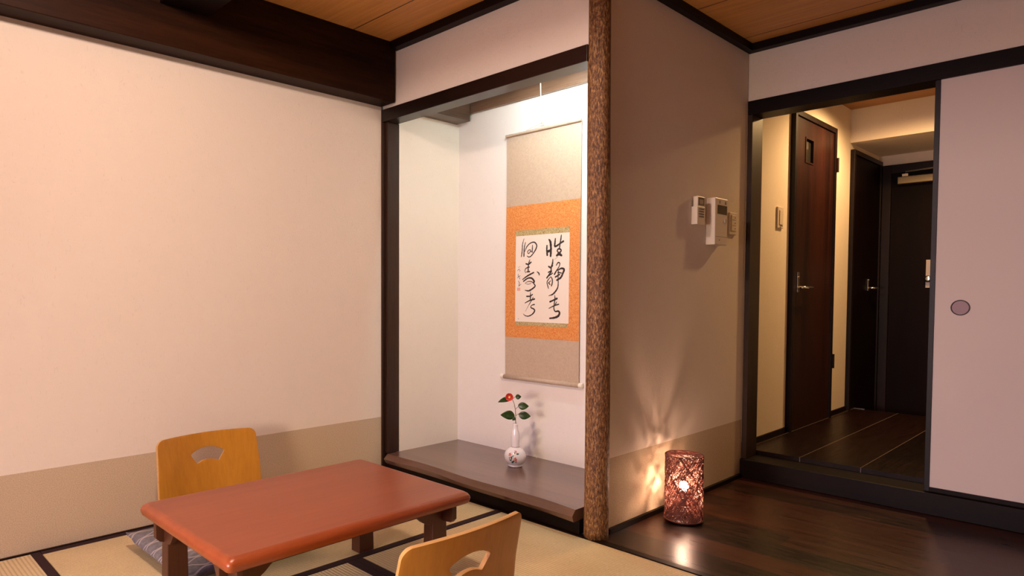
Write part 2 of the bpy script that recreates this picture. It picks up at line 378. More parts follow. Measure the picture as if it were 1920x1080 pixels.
# ------------------------------------------------------------------ beams, log pillar, alcove board
b = obj('wall_beam', bx(0, 0.12, -4.2, 0.0, 2.010, H), m_beam, bevel=0.003)
tag(b, 'massive dark brown beam running along the top of the left wall', 'beam')
b = obj('alcove_beam', bx(0.033, 0.145, 0.098, 0.545, 2.002, H), wood('alcove_side_beam', (0.035, 0.018, 0.010), (0.11, 0.060, 0.034), 'Y', 0.4), bevel=0.002)
tag(b, 'short brown beam end in the upper left corner of the alcove', 'beam')
b = obj('alcove_beam', bx(0.145, 1.30, 0.545, 0.5649, 2.047, H), m_alcbeam, bevel=0.002)
tag(b, 'brown beam along the top of the alcove back wall behind the scroll cord', 'beam')
b = obj('cross_beam', bx(0.121, 5.59, -1.235, -1.03, 2.174, H), m_wx, bevel=0.003)
tag(b, 'dark crossing beam whose end meets the wall beam at the top edge', 'beam')

bm = bmesh.new(); seg = 40; prof = []; K = 60
for k in range(K+1):
    z = H*k/K
    prof.append((0.0497-0.0060*k/K, z))
rings = []
for r, z in prof:
    ring = []
    for i in range(seg):
        t = 2*PI*i/seg
        rr = r*(1+0.022*math.sin(3*t+z*1.3)+0.014*math.sin(5*t-z*2.1+1)+0.008*math.sin(9*t+z*7))
        ring.append(bm.verts.new((1.3595+0.002*math.sin(z*2.2)-0.005*z/H+rr*math.cos(t), 0.0475+0.002*math.cos(z*1.7)+rr*math.sin(t), max(z, 0.0))))
    rings.append(ring)
for a_, b_ in zip(rings, rings[1:]):
    for i in range(seg): bm.faces.new((a_[i], a_[(i+1) % seg], b_[(i+1) % seg], b_[i]))
bm.faces.new(rings[0][::-1]); bm.faces.new(rings[-1])
m_log = mat('bark_log', (0.2, 0.1, 0.05), 0.5, spec=0.4); n = N(m_log); v = n.coord(scale=(1, 1, 0.28))
f = n.noise(v, 190, 5, 0.75, 0.3); g = n.noise(n.coord(scale=(1, 1, 0.3)), 22, 3, 0.6)
c = n.ramp(f, [(0.36, (0.016, 0.005, 0.0015)), (0.50, (0.17, 0.070, 0.022)), (0.64, (0.52, 0.29, 0.11))])
n.l(n.mix(n.math('MULTIPLY', g, 0.40), c, (0.075, 0.022, 0.006)), n.p.inputs['Base Color']); n.bump(f, 0.7, 0.0035)
tag(obj('log_pillar', bm, m_log, smooth=True), 'rough barked round log pillar standing at the right edge of the alcove', 'pillar')

# alcove board with its wavy natural front edge
bm = bmesh.new(); xs = [0.036+i*(1.300-0.036)/70 for i in range(71)]
def edge(x): return 0.010-0.012*math.sin(x*2.2)-0.006*math.sin(x*9+1)-(0.055*max(0, (x-0.75)/0.55)**1.5)*0.55
top, mid, low, bt, bb = [], [], [], [], []
for x in xs:
    e = edge(x)
    top.append(bm.verts.new((x, e+0.012+0.006*math.sin(x*7), 0.1112))); mid.append(bm.verts.new((x, e-0.012-0.004*math.sin(x*13), 0.086+0.004*math.sin(x*5)))); low.append(bm.verts.new((x, e+0.002, 0.062)))
    bt.append(bm.verts.new((x, 0.5648, 0.1112))); bb.append(bm.verts.new((x, 0.5648, 0.062)))
for i in range(70):
    for p, q in ((bt, top), (top, mid), (mid, low), (low, bb)): bm.faces.new((p[i], p[i+1], q[i+1], q[i]))
for i in (0, 70): bm.faces.new((bt[i], top[i], mid[i], low[i], bb[i]))
tag(obj('alcove_board', bm, m_board), 'thick brown wooden board with a wavy natural front edge forming the alcove floor', 'board')

# tube light tucked up behind the lintel
t = thing('tube_light', 'bright tube light tucked up behind the alcove lintel', 'light', (0, 0.105, 0))
obj('housing', bx(0.72, 1.27, -0.012, 0.030, 2.125, 2.155), m_white_plastic, t, bevel=0.003)
m_tube = mat('tube_glow', (1, 1, 1), 0.5, emit=(0.76, 0.95, 1.0), estr=190)
bm = bmesh.new(); lathe(bm, [(0.010, 0.75), (0.013, 0.76), (0.013, 1.23), (0.010, 1.24)], 12, (0, 0.010, 2.105), 'X'); obj('tube', bm, m_tube, t)

# ------------------------------------------------------------------ tatami mats
def mat_tatami(x0, x1, y0, y1, axis, sides, label):
    t = thing('tatami_mat', label, 'tatami mat', ((x0+x1)/2, (y0+y1)/2, -0.022), group='tatami mats of the sitting area')
    cx, cy = (x0+x1)/2, (y0+y1)/2; g = 0.0007
    obj('rush_surface', bx(x0-cx+g, x1-cx-g, y0-cy+g, y1-cy-g, 0, 0.0215), m_taty if axis == 'Y' else m_tatx, t, bevel=0.0015)
    for s in sides:
        w = 0.033
        if s == 'x0': a = (x0-cx+g, x0-cx+w, y0-cy+g, y1-cy-g)
        if s == 'x1': a = (x1-cx-w, x1-cx-g, y0-cy+g, y1-cy-g)
        if s == 'y0': a = (x0-cx+g, x1-cx-g, y0-cy+g, y0-cy+w)
        if s == 'y1': a = (x0-cx+g, x1-cx-g, y1-cy-w, y1-cy-g)
        obj('border_band', bx(*a, 0.002, 0.0235), m_heri, t)
    del t['group']; return t
mat_tatami(0.013, 0.8875, -1.675, -0.001, 'Y', ('x0', 'x1'), 'tatami mat along the left wall between the table and the alcove')
mat_tatami(0.8885, 2.60, -0.825, -0.001, 'X', ('y0',), 'tatami mat in front of the log pillar and beside the dark floorboards')
mat_tatami(0.8885, 2.60, -1.674, -0.826, 'X', ('y1',), 'tatami mat under the near chair and the near half of the table')
mat_tatami(0.013, 1.72, -2.52, -1.676, 'X', ('y1',), 'tatami mat in the bottom left corner of the view')

# ------------------------------------------------------------------ low table
m_tab = wood('cherry_table_top', (0.20, 0.036, 0.009), (0.30, 0.066, 0.017), 'Y', 0.33, 0.7, world=False, bump=0.04)
m_leg = wood('cherry_table_leg', (0.050, 0.014, 0.006), (0.085, 0.025, 0.010), 'Z', 0.4, world=False, bump=0.05)
T = thing('low_table', 'low rectangular reddish brown wooden table with rounded edges between two legless chairs', 'table', (1.0335, -1.107, 0))
def rrect(hx, hy, r, n=6):
    out = []
    for cx, cy, a0 in ((hx-r, hy-r, 0), (-hx+r, hy-r, 90), (-hx+r, -hy+r, 180), (hx-r, -hy+r, 270)):
        for k in range(n+1):
            a = math.radians(a0+90*k/n); out.append((cx+r*math.cos(a), cy+r*math.sin(a)))
    return out
bm = bmesh.new(); rings = []
for ins, z in ((0.035, 0.2905), (0.010, 0.291), (0.004, 0.2945), (0.0015, 0.302), (0.0, 0.309), (0.0015, 0.3165), (0.006, 0.3235), (0.013, 0.3285), (0.021, 0.330), (0.06, 0.330)):
    rings.append([bm.verts.new((x, y, z)) for x, y in rrect(0.3145-ins, 0.438-ins, 0.016, 4)])
for a_, b_ in zip(rings, rings[1:]):
    L = len(a_)
    for i in range(L): bm.faces.new((a_[i], a_[(i+1) % L], b_[(i+1) % L], b_[i]))
bm.faces.new(rings[0][::-1]); bm.faces.new(rings[-1])
o = obj('table_top', bm, m_tab, T)
for p in o.data.polygons: p.use_smooth = abs(p.normal.z) < 0.99
bm = bmesh.new(); box(bm, -0.262, 0.262, -0.385, 0.385, 0.270, 0.2902); obj('underframe', bm, m_leg, T)
for sx in (-1, 1):
    for sy in (-1, 1):
        x0, x1 = 0.185, 0.230; y0, y1 = 0.335, 0.397
        bm = bmesh.new()
        a = [(x0, y0), (x1, y0), (x1, y1), (x0, y1)]; vs = []
        for z, k in ((0, 0.004), (0.268, 0.0)):
            vs.append([bm.verts.new((sx*(x+(k if x == x0 else -k)*-1), sy*(y+(k if y == y0 else -k)*-1), z)) for x, y in a])
        for i in range(4): bm.faces.new((vs[0][i], vs[0][(i+1) % 4], vs[1][(i+1) % 4], vs[1][i]))
        bm.faces.new(vs[0]); bm.faces.new(vs[1]); lg = obj('leg', bm, m_leg, T, bevel=0.003)
        # curved brackets running both ways from the leg head
        def ogee(c0, c1, out, inn):
            pts = [(c1+out, 0.2895), (c1+out, 0.238), (c1+out-0.012, 0.226), (c1+0.002, 0.222), (c0-0.002, 0.222)]
            for k in range(1, 9):
                q = k/8; pts.append((c0-0.002-q*inn, 0.222+0.052*(q-math.sin(2*PI*q)/(2*PI)*1.0)))
            pts.append((c0-0.002-inn, 0.2895)); return pts
        bm = bmesh.new(); prism(bm, ogee(y0, y1, 0.026, 0.115), lambda u, v, w: (sx*(x1+0.0005-w), sy*u, v), 0.020)
        obj('bracket', bm, m_leg, T, bevel=0.0015)
        bm = bmesh.new(); prism(bm, ogee(x0, x1, 0.050, 0.070), lambda u, v, w: (sx*u, sy*(y1+0.0008-w), v), 0.018)
        obj('bracket', bm, m_leg, T, bevel=0.0015)

# ------------------------------------------------------------------ legless chairs (bent plywood)
m_ply = wood('honey_plywood', (0.36, 0.140, 0.013), (0.52, 0.225, 0.025), 'Z', 0.32, 0.6, world=False, bump=0.03)
m_plyedge = wood('plywood_cut_edge', (0.42, 0.20, 0.055), (0.62, 0.36, 0.13), 'Y', 0.5, world=False)
def fan(n=8):
    out = []; up_r, lo_r, cz = 0.125, 0.073, -0.083; a = math.radians(37)
    for k in range(n+1):
        t = a-2*a*k/n; out.append((math.sin(t)*up_r*1.02, cz+math.cos(t)*up_r))
    for k in range(n+1):
        t = -a+2*a*k/n; out.append((math.sin(t)*lo_r*1.1, cz+math.cos(t)*lo_r))
    return out
def smooth_poly(pts, r, n=3):
    out = []
    L = len(pts)
    for i in range(L):
        a, b, c = Vector(pts[i-1]), Vector(pts[i]), Vector(pts[(i+1) % L])
        d1, d2 = (a-b), (c-b)
        ang = d1.angle(d2)
        if ang > 2.6: out.append(tuple(b)); continue
        rr = min(r, d1.length*0.48, d2.length*0.48)
        p, q = b+d1.normalized()*rr, b+d2.normalized()*rr
        for k in range(n+1):
            t = k/n; out.append(tuple((p*(1-t)+b*t)*(1-t)+(b*(1-t)+q*t)*t))
    return out
SEAT, RB, BACK, LEAN = 0.40, 0.06, 0.346, 0.20
arc = RB*(PI/2-LEAN); VT = SEAT+arc+BACK
def halfw(v):
    if v < SEAT: return 0.205+0.010*(v/SEAT)
    q = (v-SEAT)/(VT-SEAT); return 0.215+0.014*math.sin(min(1, q*1.6)*PI/2)-0.012*q*q
def ply_map(u, v):
    if v < SEAT: x, z = v, 0.0; k = 0
    elif v < SEAT+arc:
        t = (v-SEAT)/RB; x, z = SEAT+RB*math.sin(t), RB*(1-math.cos(t)); k = (v-SEAT)/arc*0.35
    else:
        t = PI/2-LEAN; s = v-SEAT-arc; x = SEAT+RB*math.sin(t)+s*math.cos(t); z = RB*(1-math.cos(t))+s*math.sin(t); k = 0.35+0.65*min(1, s/0.2)
    x -= 0.62*u*u*k
    z += 0.0
    return Vector((x, u, z+0.007))
def plywood_chair(label, loc, rz):
    t = thing('legless_chair', label, 'legless chair', loc, rz, 'legless bent plywood chairs at the low table')
    outl = []
    vs_ = [0.04+i*(VT-0.04-0.035)/30 for i in range(31)]
    R = [(halfw(v), v) for v in vs_]
    rc = 0.032; topc = []
    hw = halfw(VT-rc)
    for k in range(1, 9):
        a = k/8*PI/2; topc.append((hw-rc+rc*math.cos(a), VT-rc+rc*math.sin(a)))
    botc = [(halfw(0)-rc+rc*math.sin(k/6*PI/2), rc-rc*math.cos(k/6*PI/2)) for k in range(0, 6)]
    R = botc+R[:-1]+[(halfw(VT-rc-0.005), VT-rc-0.005)]+topc
    topedge = [(x, VT+0.004*(1-(x/(hw-rc))**2)) for x in [(hw-rc)*(1-2*i/14) for i in range(1, 14)]]
    botedge = [(x, 0.0) for x in [-(halfw(0)-rc)*(1-2*i/10) for i in range(1, 10)]]
    outl = R+topedge+[(-a, b) for a, b in R[::-1]]+botedge
    hole = smooth_poly([(a, b+VT-0.058-0.042) for a, b in fan()], 0.008)
    hole = [(a, b) for a, b in hole]
    pts = [Vector(p) for p in outl]+[Vector(p) for p in hole]
    n0, n1 = len(outl), len(hole)
    edges = [(i, (i+1) % n0) for i in range(n0)]+[(n0+i, n0+(i+1) % n1) for i in range(n1)]
    def inside(p, poly):
        c = False; j = len(poly)-1
        for i in range(len(poly)):
            xi, yi = poly[i]; xj, yj = poly[j]
            if (yi > p[1]) != (yj > p[1]) and p[0] < (xj-xi)*(p[1]-yi)/(yj-yi)+xi: c = not c
            j = i
        return c
    st = 0.015; y = st
    while y < VT:
        x = -0.24
        while x < 0.24:
            if inside((x, y), [(a*0.975, VT/2+(b-VT/2)*0.985) for a, b in outl]) and not inside((x, y), hole) and min((x-a)**2+(y-b)**2 for a, b in hole) > 0.009**2 and min((x-a)**2+(y-b)**2 for a, b in outl) > 0.006**2: pts.append(Vector((x, y)))
            x += st
        y += st
    vv, ee, ff, _, _, _ = delaunay_2d_cdt(pts, edges, [], 0, 1e-5)
    bm = bmesh.new(); bv = [bm.verts.new(ply_map(p[0], p[1])) for p in vv]
    for f in ff:
        c = sum((vv[i] for i in f), Vector((0, 0)))/len(f)
        if inside(c, outl) and not inside(c, hole): bm.faces.new([bv[i] for i in f])
    for v in list(bm.verts):
        if not v.link_faces: bm.verts.remove(v)
    me = bpy.data.meshes.new('bent_plywood_shell'); bmesh.ops.recalc_face_normals(bm, faces=bm.faces)
    bm.to_mesh(me); bm.free()
    for p in me.polygons: p.use_smooth = True
    o = link('bent_plywood_shell', me, [m_ply, m_plyedge], t)
    s = o.modifiers.new('solid', 'SOLIDIFY'); s.thickness = 0.0125; s.offset = 0; s.use_even_offset = True; s.material_offset_rim = 1
    b = o.modifiers.new('bevel', 'BEVEL'); b.width = 0.0022; b.segments = 2; b.limit_method = 'ANGLE'; b.angle_limit = math.radians(50)
    return t
# +x local = towards the back rest
BX = SEAT+RB*math.sin(PI/2-LEAN)+BACK*math.cos(PI/2-LEAN)
plywood_chair('honey coloured legless plywood chair against the left wall behind the table', (0.135+BX, -1.068, 0.0012), PI)
plywood_chair('honey coloured legless plywood chair seen from behind at the bottom edge', (1.736-BX, -1.063, 0.0012), 0)

# ------------------------------------------------------------------ floor cushion
m_cush = mat('grey_patterned_cushion', (0.3, 0.3, 0.3), 0.75, spec=0.3); n = N(m_cush)
v = n.coord(False); s = n.sep(v)
def wave(sgn, ph):
    w = n.math('MULTIPLY', n.math('SINE', n.math('MULTIPLY', s['Y'], 46.0)), 0.014*sgn)
    q = n.math('FRACT', n.math('DIVIDE', n.math('ADD', n.math('ADD', s['X'], w), 5+ph), 0.072))
    return n.math('LESS_THAN', n.math('ABSOLUTE', n.math('SUBTRACT', q, 0.5)), 0.045)
wv = n.math('MAXIMUM', wave(1, 0), wave(-1, 0.036))
fn_ = n.noise(v, 55, 4, 0.7); fc = n.ramp(fn_, [(0.3, (0.105, 0.098, 0.105)), (0.7, (0.20, 0.185, 0.19))])
n.l(n.mix(n.math('MULTIPLY', wv, 0.75), fc, (0.50, 0.43, 0.40)), n.p.inputs['Base Color']); n.bump(n.math('ADD', fn_, n.math('MULTIPLY', wv, -0.6)), 0.35, 0.002)
bm = bmesh.new(); G = 36; hx, hy = 0.272, 0.272; rows = {}
def cush(u, v_, side):
    e = max(abs(u), abs(v_)); px = 1-0.045*(1-abs(v_)**2)*0.6; py = 1-0.045*(1-abs(u)**2)*0.6
    th = ((1-u**4)*(1-v_**4))**0.45
    puck = 0.0035*math.sin(u*23+v_*5)*math.exp(-((1-e)*9))
    z = 0.034+side*(0.0335*th)+puck+0.006*math.sin(u*2.3+1)*math.sin(v_*2+.4)*th*(1 if side > 0 else 0)+0.020*(abs(u)*abs(v_))**6*1.0
    return (u*hx*px, v_*hy*py, z)
for side in (1, -1):
    for i in range(G+1):
        for j in range(G+1):
            u, w = -math.cos(PI*i/G)*0.35+(-1+2*i/G)*0.65, -math.cos(PI*j/G)*0.35+(-1+2*j/G)*0.65
            if i in (0, G) or j in (0, G):
                if side == 1: rows[(0, i, j)] = bm.verts.new(cush(u, w, 0))
                rows[(side, i, j)] = rows[(0, i, j)]
            else: rows[(side, i, j)] = bm.verts.new(cush(u, w, side))
    for i in range(G):
        for j in range(G): bm.faces.new((rows[(side, i, j)], rows[(side, i+1, j)], rows[(side, i+1, j+1)], rows[(side, i, j+1)]))
bmesh.ops.remove_doubles(bm, verts=bm.verts, dist=1e-6)
co = obj('floor_cushion', bm, m_cush, smooth=True); co.location = (0.475, -1.150, 0.014)
tag(co, 'flat grey floor cushion with pale wavy lines beside the left wall, partly under the table', 'cushion')

# ------------------------------------------------------------------ hanging scroll
m_cloth = mat('beige_silk_mount', (0.46, 0.365, 0.26), 0.55, spec=0.3); n = N(m_cloth)
f = n.noise(n.coord(scale=(1, 1, 1)), 45, 2, 0.5, 2.0); n.l(n.ramp(f, [(0.40, (0.48, 0.355, 0.255)), (0.60, (0.52, 0.39, 0.285))]), n.p.inputs['Base Color'])
m_org = mat('orange_brocade', (0.7, 0.25, 0.06), 0.55, spec=0.35); n = N(m_org)
vo = n.new('ShaderNodeTexVoronoi'); vo.inputs['Scale'].default_value = 160; n.l(n.coord(), vo.inputs['Vector'])
f = n.noise(n.coord(), 110, 3, 0.6, 1.5)
n.l(n.ramp(n.math('ADD', n.math('MULTIPLY', f, 0.7), n.math('MULTIPLY', vo.outputs['Distance'], 0.3)), [(0.38, (0.58, 0.165, 0.030)), (0.62, (0.72, 0.31, 0.095))]), n.p.inputs['Base Color'])
m_bro = mat('olive_gold_brocade', (0.4, 0.33, 0.15), 0.55); n = N(m_bro); f = n.noise(n.coord(), 150, 3, 0.7, 1.0)
n.l(n.ramp(f, [(0.36, (0.22, 0.16, 0.055)), (0.62, (0.58, 0.44, 0.21))]), n.p.inputs['Base Color'])
m_paper = mat('cream_paper', (0.80, 0.68, 0.58), 0.8, spec=0.2)
m_ink = mat('black_ink', (0.020, 0.010, 0.009), 0.6)
m_seal = mat('red_seal_ink', (0.72, 0.36, 0.28), 0.7)
m_ivory = mat('ivory_roller_end', (0.82, 0.74, 0.62), 0.4)
YS = 0.5555
S = thing('hanging_scroll', 'hanging scroll with brushed black calligraphy on an orange and beige cloth mount', 'scroll', (0.668, YS, 0.53))
def sheet(x0, x1, z0, z1, y, th, m, name, par=S, n=24):
    bm = bmesh.new(); f_, b_ = [], []
    for k in range(n+1):
        z = z0+(z1-z0)*k/n; dy = -0.0025*math.sin((z-0.53)*4.2)
        f_.append([bm.verts.new((x-0.668, y-YS+dy-th, z-0.53)) for x in (x0, x1)]); b_.append([bm.verts.new((x-0.668, y-YS+dy, z-0.53)) for x in (x0, x1)])
    for k in range(n):
        bm.faces.new((f_[k][0], f_[k][1], f_[k+1][1], f_[k+1][0])); bm.faces.new((b_[k][1], b_[k][0], b_[k+1][0], b_[k+1][1]))
        bm.faces.new((f_[k][1], b_[k][1], b_[k+1][1], f_[k+1][1])); bm.faces.new((b_[k][0], f_[k][0], f_[k+1][0], b_[k+1][0]))
    bm.faces.new((f_[0][0], f_[0][1], b_[0][1], b_[0][0])); bm.faces.new((f_[n][1], f_[n][0], b_[n][0], b_[n][1]))
    return obj(name, bm, m, par)
sheet(0.420, 0.914, 0.535, 1.872, YS, 0.0012, m_cloth, 'cloth_mount')
ob = sheet(0.4205, 0.9135, 0.757, 1.478, YS-0.0014, 0.0006, m_org, 'orange_panel'); ob['label'] = 'orange brocade panel'
sheet(0.489, 0.850, 1.312, 1.342, YS-0.0022, 0.0005, m_bro, 'brocade_strip')
sheet(0.497, 0.843, 0.824, 0.844, YS-0.0022, 0.0005, m_bro, 'brocade_strip')
pp = sheet(0.493, 0.850, 0.844, 1.312, YS-0.0022, 0.0006, m_paper, 'paper')
STROKES=[[(0.7065,1.2505,0.0043),(0.7061,1.2272,0.0049),(0.7093,1.2011,0.0058)],[(0.7191,1.2822,0.0038),(0.7289,1.2675,0.0069),(0.7332,1.2312,0.0063),(0.7313,1.1951,0.006)],[(0.7101,1.2193,0.0072),(0.7294,1.2236,0.0072)],[(0.7606,1.285,0.0031),(0.7586,1.2659,0.0048),(0.7576,1.2454,0.0051),(0.769,1.2461,0.0051),(0.8002,1.2624,0.0048),(0.811,1.2676,0.0059)],[(0.7982,1.3006,0.0028),(0.7953,1.2792,0.0039),(0.7894,1.2464,0.0037),(0.7874,1.2286,0.0037)],[(0.7731,1.2191,0.0037),(0.7771,1.2278,0.004),(0.7865,1.2307,0.0042),(0.7975,1.2244,0.0042),(0.7969,1.2167,0.0042),(0.7851,1.2083,0.0057),(0.7772,1.2151,0.0034)],[(0.7711,1.1961,0.0057),(0.7852,1.2032,0.0076),(0.8009,1.1955,0.0059)],[(0.7775,1.1882,0.0009),(0.7571,1.1761,0.0006)],[(0.7469,1.1785,0.0023),(0.744,1.1534,0.0049),(0.7352,1.133,0.0049)],[(0.7197,1.1407,0.0043),(0.732,1.1352,0.0052),(0.7454,1.1443,0.0037)],[(0.7178,1.1096,0.0035),(0.7386,1.1169,0.0043),(0.7266,1.1009,0.0046),(0.7084,1.0804,0.0041)],[(0.7116,1.0869,0.0029),(0.7388,1.1006,0.0032),(0.7458,1.1057,0.0029)],[(0.7368,1.133,0.0037),(0.7354,1.1149,0.004)],[(0.7342,1.0865,0.002),(0.7182,1.0712,0.0026),(0.7109,1.0557,0.0029),(0.7203,1.0257,0.0026)],[(0.7358,1.086,0.0023),(0.7439,1.0734,0.0034),(0.7451,1.0554,0.0034),(0.7395,1.0386,0.0035)],[(0.7207,1.0543,0.0032),(0.7344,1.0658,0.0017)],[(0.7216,1.053,0.0026),(0.7298,1.0464,0.0032)],[(0.7685,1.145,0.0023),(0.781,1.1594,0.0034),(0.7914,1.154,0.0031),(0.786,1.1368,0.0025),(0.7704,1.1167,0.0037),(0.758,1.099,0.0043)],[(0.7783,1.1191,0.0031),(0.8017,1.1287,0.0048),(0.8189,1.122,0.0059),(0.8113,1.1031,0.0053),(0.7991,1.0816,0.0054),(0.7742,1.0679,0.0048)],[(0.78,1.1088,0.0034),(0.802,1.1045,0.0028)],[(0.7645,1.0847,0.0043),(0.7911,1.0971,0.004)],[(0.7831,1.1139,0.0031),(0.7818,1.0857,0.0031),(0.7831,1.0627,0.0028),(0.7809,1.0319,0.0037),(0.7653,1.0089,0.0046),(0.7464,0.9939,0.004),(0.7224,0.9868,0.0014)],[(0.7608,0.9916,0.0011),(0.7632,0.9723,0.0034),(0.7582,0.9387,0.0032),(0.7575,0.9181,0.0034),(0.7665,0.9053,0.0037),(0.7855,0.907,0.0048),(0.7934,0.897,0.0057),(0.7842,0.8813,0.0063),(0.7605,0.8722,0.0054),(0.7301,0.8682,0.0038)],[(0.7314,0.9552,0.0049),(0.75,0.9624,0.0043),(0.7759,0.9724,0.0057)],[(0.7247,0.92,0.002),(0.7566,0.9341,0.0032),(0.7882,0.943,0.0034)],[(0.7739,0.9544,0.0023),(0.7645,0.9388,0.0029)],[(0.5505,1.2958,0.0015),(0.541,1.2669,0.0027),(0.5389,1.2348,0.0031),(0.534,1.2001,0.0031)],[(0.561,1.2752,0.0021),(0.553,1.2449,0.0033),(0.5514,1.2007,0.0037)],[(0.5574,1.2259,0.0018),(0.5715,1.252,0.003),(0.5952,1.2694,0.003),(0.6222,1.2727,0.0036),(0.6381,1.2566,0.0039),(0.6343,1.2384,0.0039),(0.6194,1.2179,0.0033),(0.5993,1.1989,0.003),(0.5841,1.1955,0.0027),(0.5737,1.2017,0.0018)],[(0.6096,1.258,0.0021),(0.6091,1.2369,0.0033),(0.6076,1.2211,0.0027)],[(0.5759,1.2238,0.0024),(0.5854,1.2327,0.0024),(0.5973,1.2321,0.0021),(0.594,1.2217,0.0021),(0.5822,1.2142,0.0024),(0.5759,1.2225,0.0018)],[(0.594,1.227,0.0018),(0.611,1.2204,0.0027)],[(0.5934,1.1819,0.0015),(0.5868,1.1635,0.0036),(0.5829,1.1423,0.0036),(0.5824,1.1183,0.0042)],[(0.5673,1.1593,0.0042),(0.5845,1.1561,0.0039),(0.6014,1.167,0.0042)],[(0.589,1.1408,0.0039),(0.5675,1.1347,0.0027),(0.5597,1.1215,0.0021),(0.5661,1.1101,0.0018)],[(0.5729,1.1153,0.003),(0.5917,1.1167,0.0042)],[(0.6432,1.1148,0.0021),(0.6556,1.1062,0.0038),(0.658,1.0969,0.0029)],[(0.5439,1.074,0.0024),(0.5799,1.0943,0.0042),(0.6205,1.1108,0.0039)],[(0.551,1.0647,0.0037),(0.5801,1.0804,0.0039),(0.6073,1.0806,0.0048),(0.625,1.0631,0.0054),(0.6177,1.0566,0.0036)],[(0.5614,1.0539,0.0012),(0.5837,1.0628,0.0018),(0.6075,1.0614,0.0024),(0.6228,1.0512,0.0033),(0.6313,1.0379,0.0039),(0.6146,1.0248,0.0042),(0.5876,1.0128,0.0042),(0.5618,1.0163,0.0018)],[(0.5649,1.0517,0.0009),(0.5855,1.0483,0.0015),(0.6042,1.0535,0.0012)],[(0.5996,1.007,0.0012),(0.6001,0.9843,0.0039),(0.599,0.9657,0.0036)],[(0.5742,0.9828,0.0039),(0.5981,0.9843,0.0036),(0.6143,0.9937,0.003)],[(0.5625,0.9465,0.0021),(0.5949,0.9603,0.0036),(0.628,0.9686,0.0045)],[(0.6191,0.9791,0.0015),(0.6052,0.9577,0.0027),(0.5816,0.9254,0.0011),(0.5664,0.9009,0.0008)],[(0.6273,0.9394,0.0036),(0.6088,0.9343,0.0024),(0.6038,0.9225,0.0033),(0.6225,0.9154,0.0039),(0.6293,0.905,0.0045),(0.616,0.8887,0.0036),(0.5889,0.876,0.003),(0.5649,0.878,0.0024),(0.551,0.8871,0.0015)],[(0.5129,1.1428,0.0009),(0.5171,1.1408,0.0009)],[(0.5206,1.1472,0.0009),(0.5241,1.1444,0.0009)],[(0.5075,1.1221,0.0011),(0.512,1.1279,0.0011),(0.5207,1.1331,0.0011)],[(0.5173,1.1278,0.0009),(0.526,1.1249,0.0009),(0.5208,1.1183,0.0009)],[(0.5122,1.1049,0.0012),(0.5148,1.09,0.0017),(0.5263,1.0958,0.0014)],[(0.5064,1.0834,0.0012),(0.5211,1.0926,0.0015)],[(0.5211,1.0872,0.0014),(0.524,1.0777,0.002)],[(0.515,1.067,0.0014),(0.5214,1.0548,0.0018),(0.5181,1.0386,0.0017)],[(0.5174,1.038,0.0017),(0.5337,1.0498,0.0011)],[(0.5156,0.8596,0.0019),(0.517,0.8586,0.0019)]]
bm = bmesh.new(); yy = 0.0
for s_ in STROKES:
    pts = catmull(s_, 7); n_ = len(pts); lr = []
    yy = (yy+0.00001) if yy < 0.0004 else 0.0
    def ys(z): return YS-0.0022-0.0006-0.0025*math.sin((z-0.53)*4.2)-0.0002-yy
    for i, (x, z, w) in enumerate(pts):
        a_, b_ = pts[max(i-1, 0)], pts[min(i+1, n_-1)]
        d = Vector((b_[0]-a_[0], b_[1]-a_[1]));
        if d.length < 1e-7: d = Vector((1, 0))
        d.normalize(); w = max(w, 0.0006)*(1+0.10*math.sin(i*1.7+x*90))
        lr.append((bm.verts.new((x-d.y*w-0.668, ys(z)-YS, z+d.x*w-0.53)), bm.verts.new((x+d.y*w-0.668, ys(z)-YS, z-d.x*w-0.53))))
    for a_, b_ in zip(lr, lr[1:]): bm.faces.new((a_[0], a_[1], b_[1], b_[0]))
    for end in (0, -1):   # rounded ends
        x, z, w = pts[end]; w = max(w, 0.0006)*0.98
        bm.faces.new([bm.verts.new((x+w*math.cos(2*PI*k/10)-0.668, ys(z)-YS-0.00001, z+w*math.sin(2*PI*k/10)-0.53)) for k in range(10)])
cal = obj('calligraphy', bm, m_ink, pp); cal['label'] = 'black brushed characters'
sheet(0.506, 0.528, 1.013, 1.0305, YS-0.0030, 0.0002, m_seal, 'red_seal', pp, 1)
bm = bmesh.new(); lathe(bm, [(0.0125, -0.250), (0.0125, 0.250)], 24, (-0.001, -0.006, 0.003), 'X'); ro = obj('bottom_roller', bm, m_cloth, S, smooth=False)
for p in ro.data.polygons: p.use_smooth = abs(p.normal.x) < 0.5
for x0 in (-0.274, 0.250):
    bm = bmesh.new(); lathe(bm, [(0.010, 0), (0.0135, 0.003), (0.0135, 0.021), (0.010, 0.024)], 20, (x0-0.001, -0.006, 0.003), 'X'); obj('roller_knob', bm, m_ivory, ro, smooth=False)
bm = bmesh.new(); lathe(bm, [(0.0075, -0.249), (0.0075, 0.249)], 16, (-0.001, -0.004, 1.338), 'X'); obj('top_rod', bm, m_cloth, S)
m_cord = mat('pale_cord', (0.62, 0.52, 0.36), 0.7)
bm = bmesh.new(); tube(bm, [(-0.105, -0.006, 1.346), (-0.05, -0.008, 1.358), (0.0, -0.009, 1.3665)], 0.0014, 6); tube(bm, [(0.095, -0.006, 1.346), (0.05, -0.008, 1.358), (0.0, -0.009, 1.3665)], 0.0014, 6)
tube(bm, [(0.0, -0.009, 1.3665), (0.012, -0.010, 1.358), (0.018, -0.009, 1.352)], 0.002, 6); tube(bm, [(-0.002, -0.010, 1.3665), (0.006, -0.011, 1.3665)], 0.004, 8)
obj('hanging_cord', bm, m_cord, S)
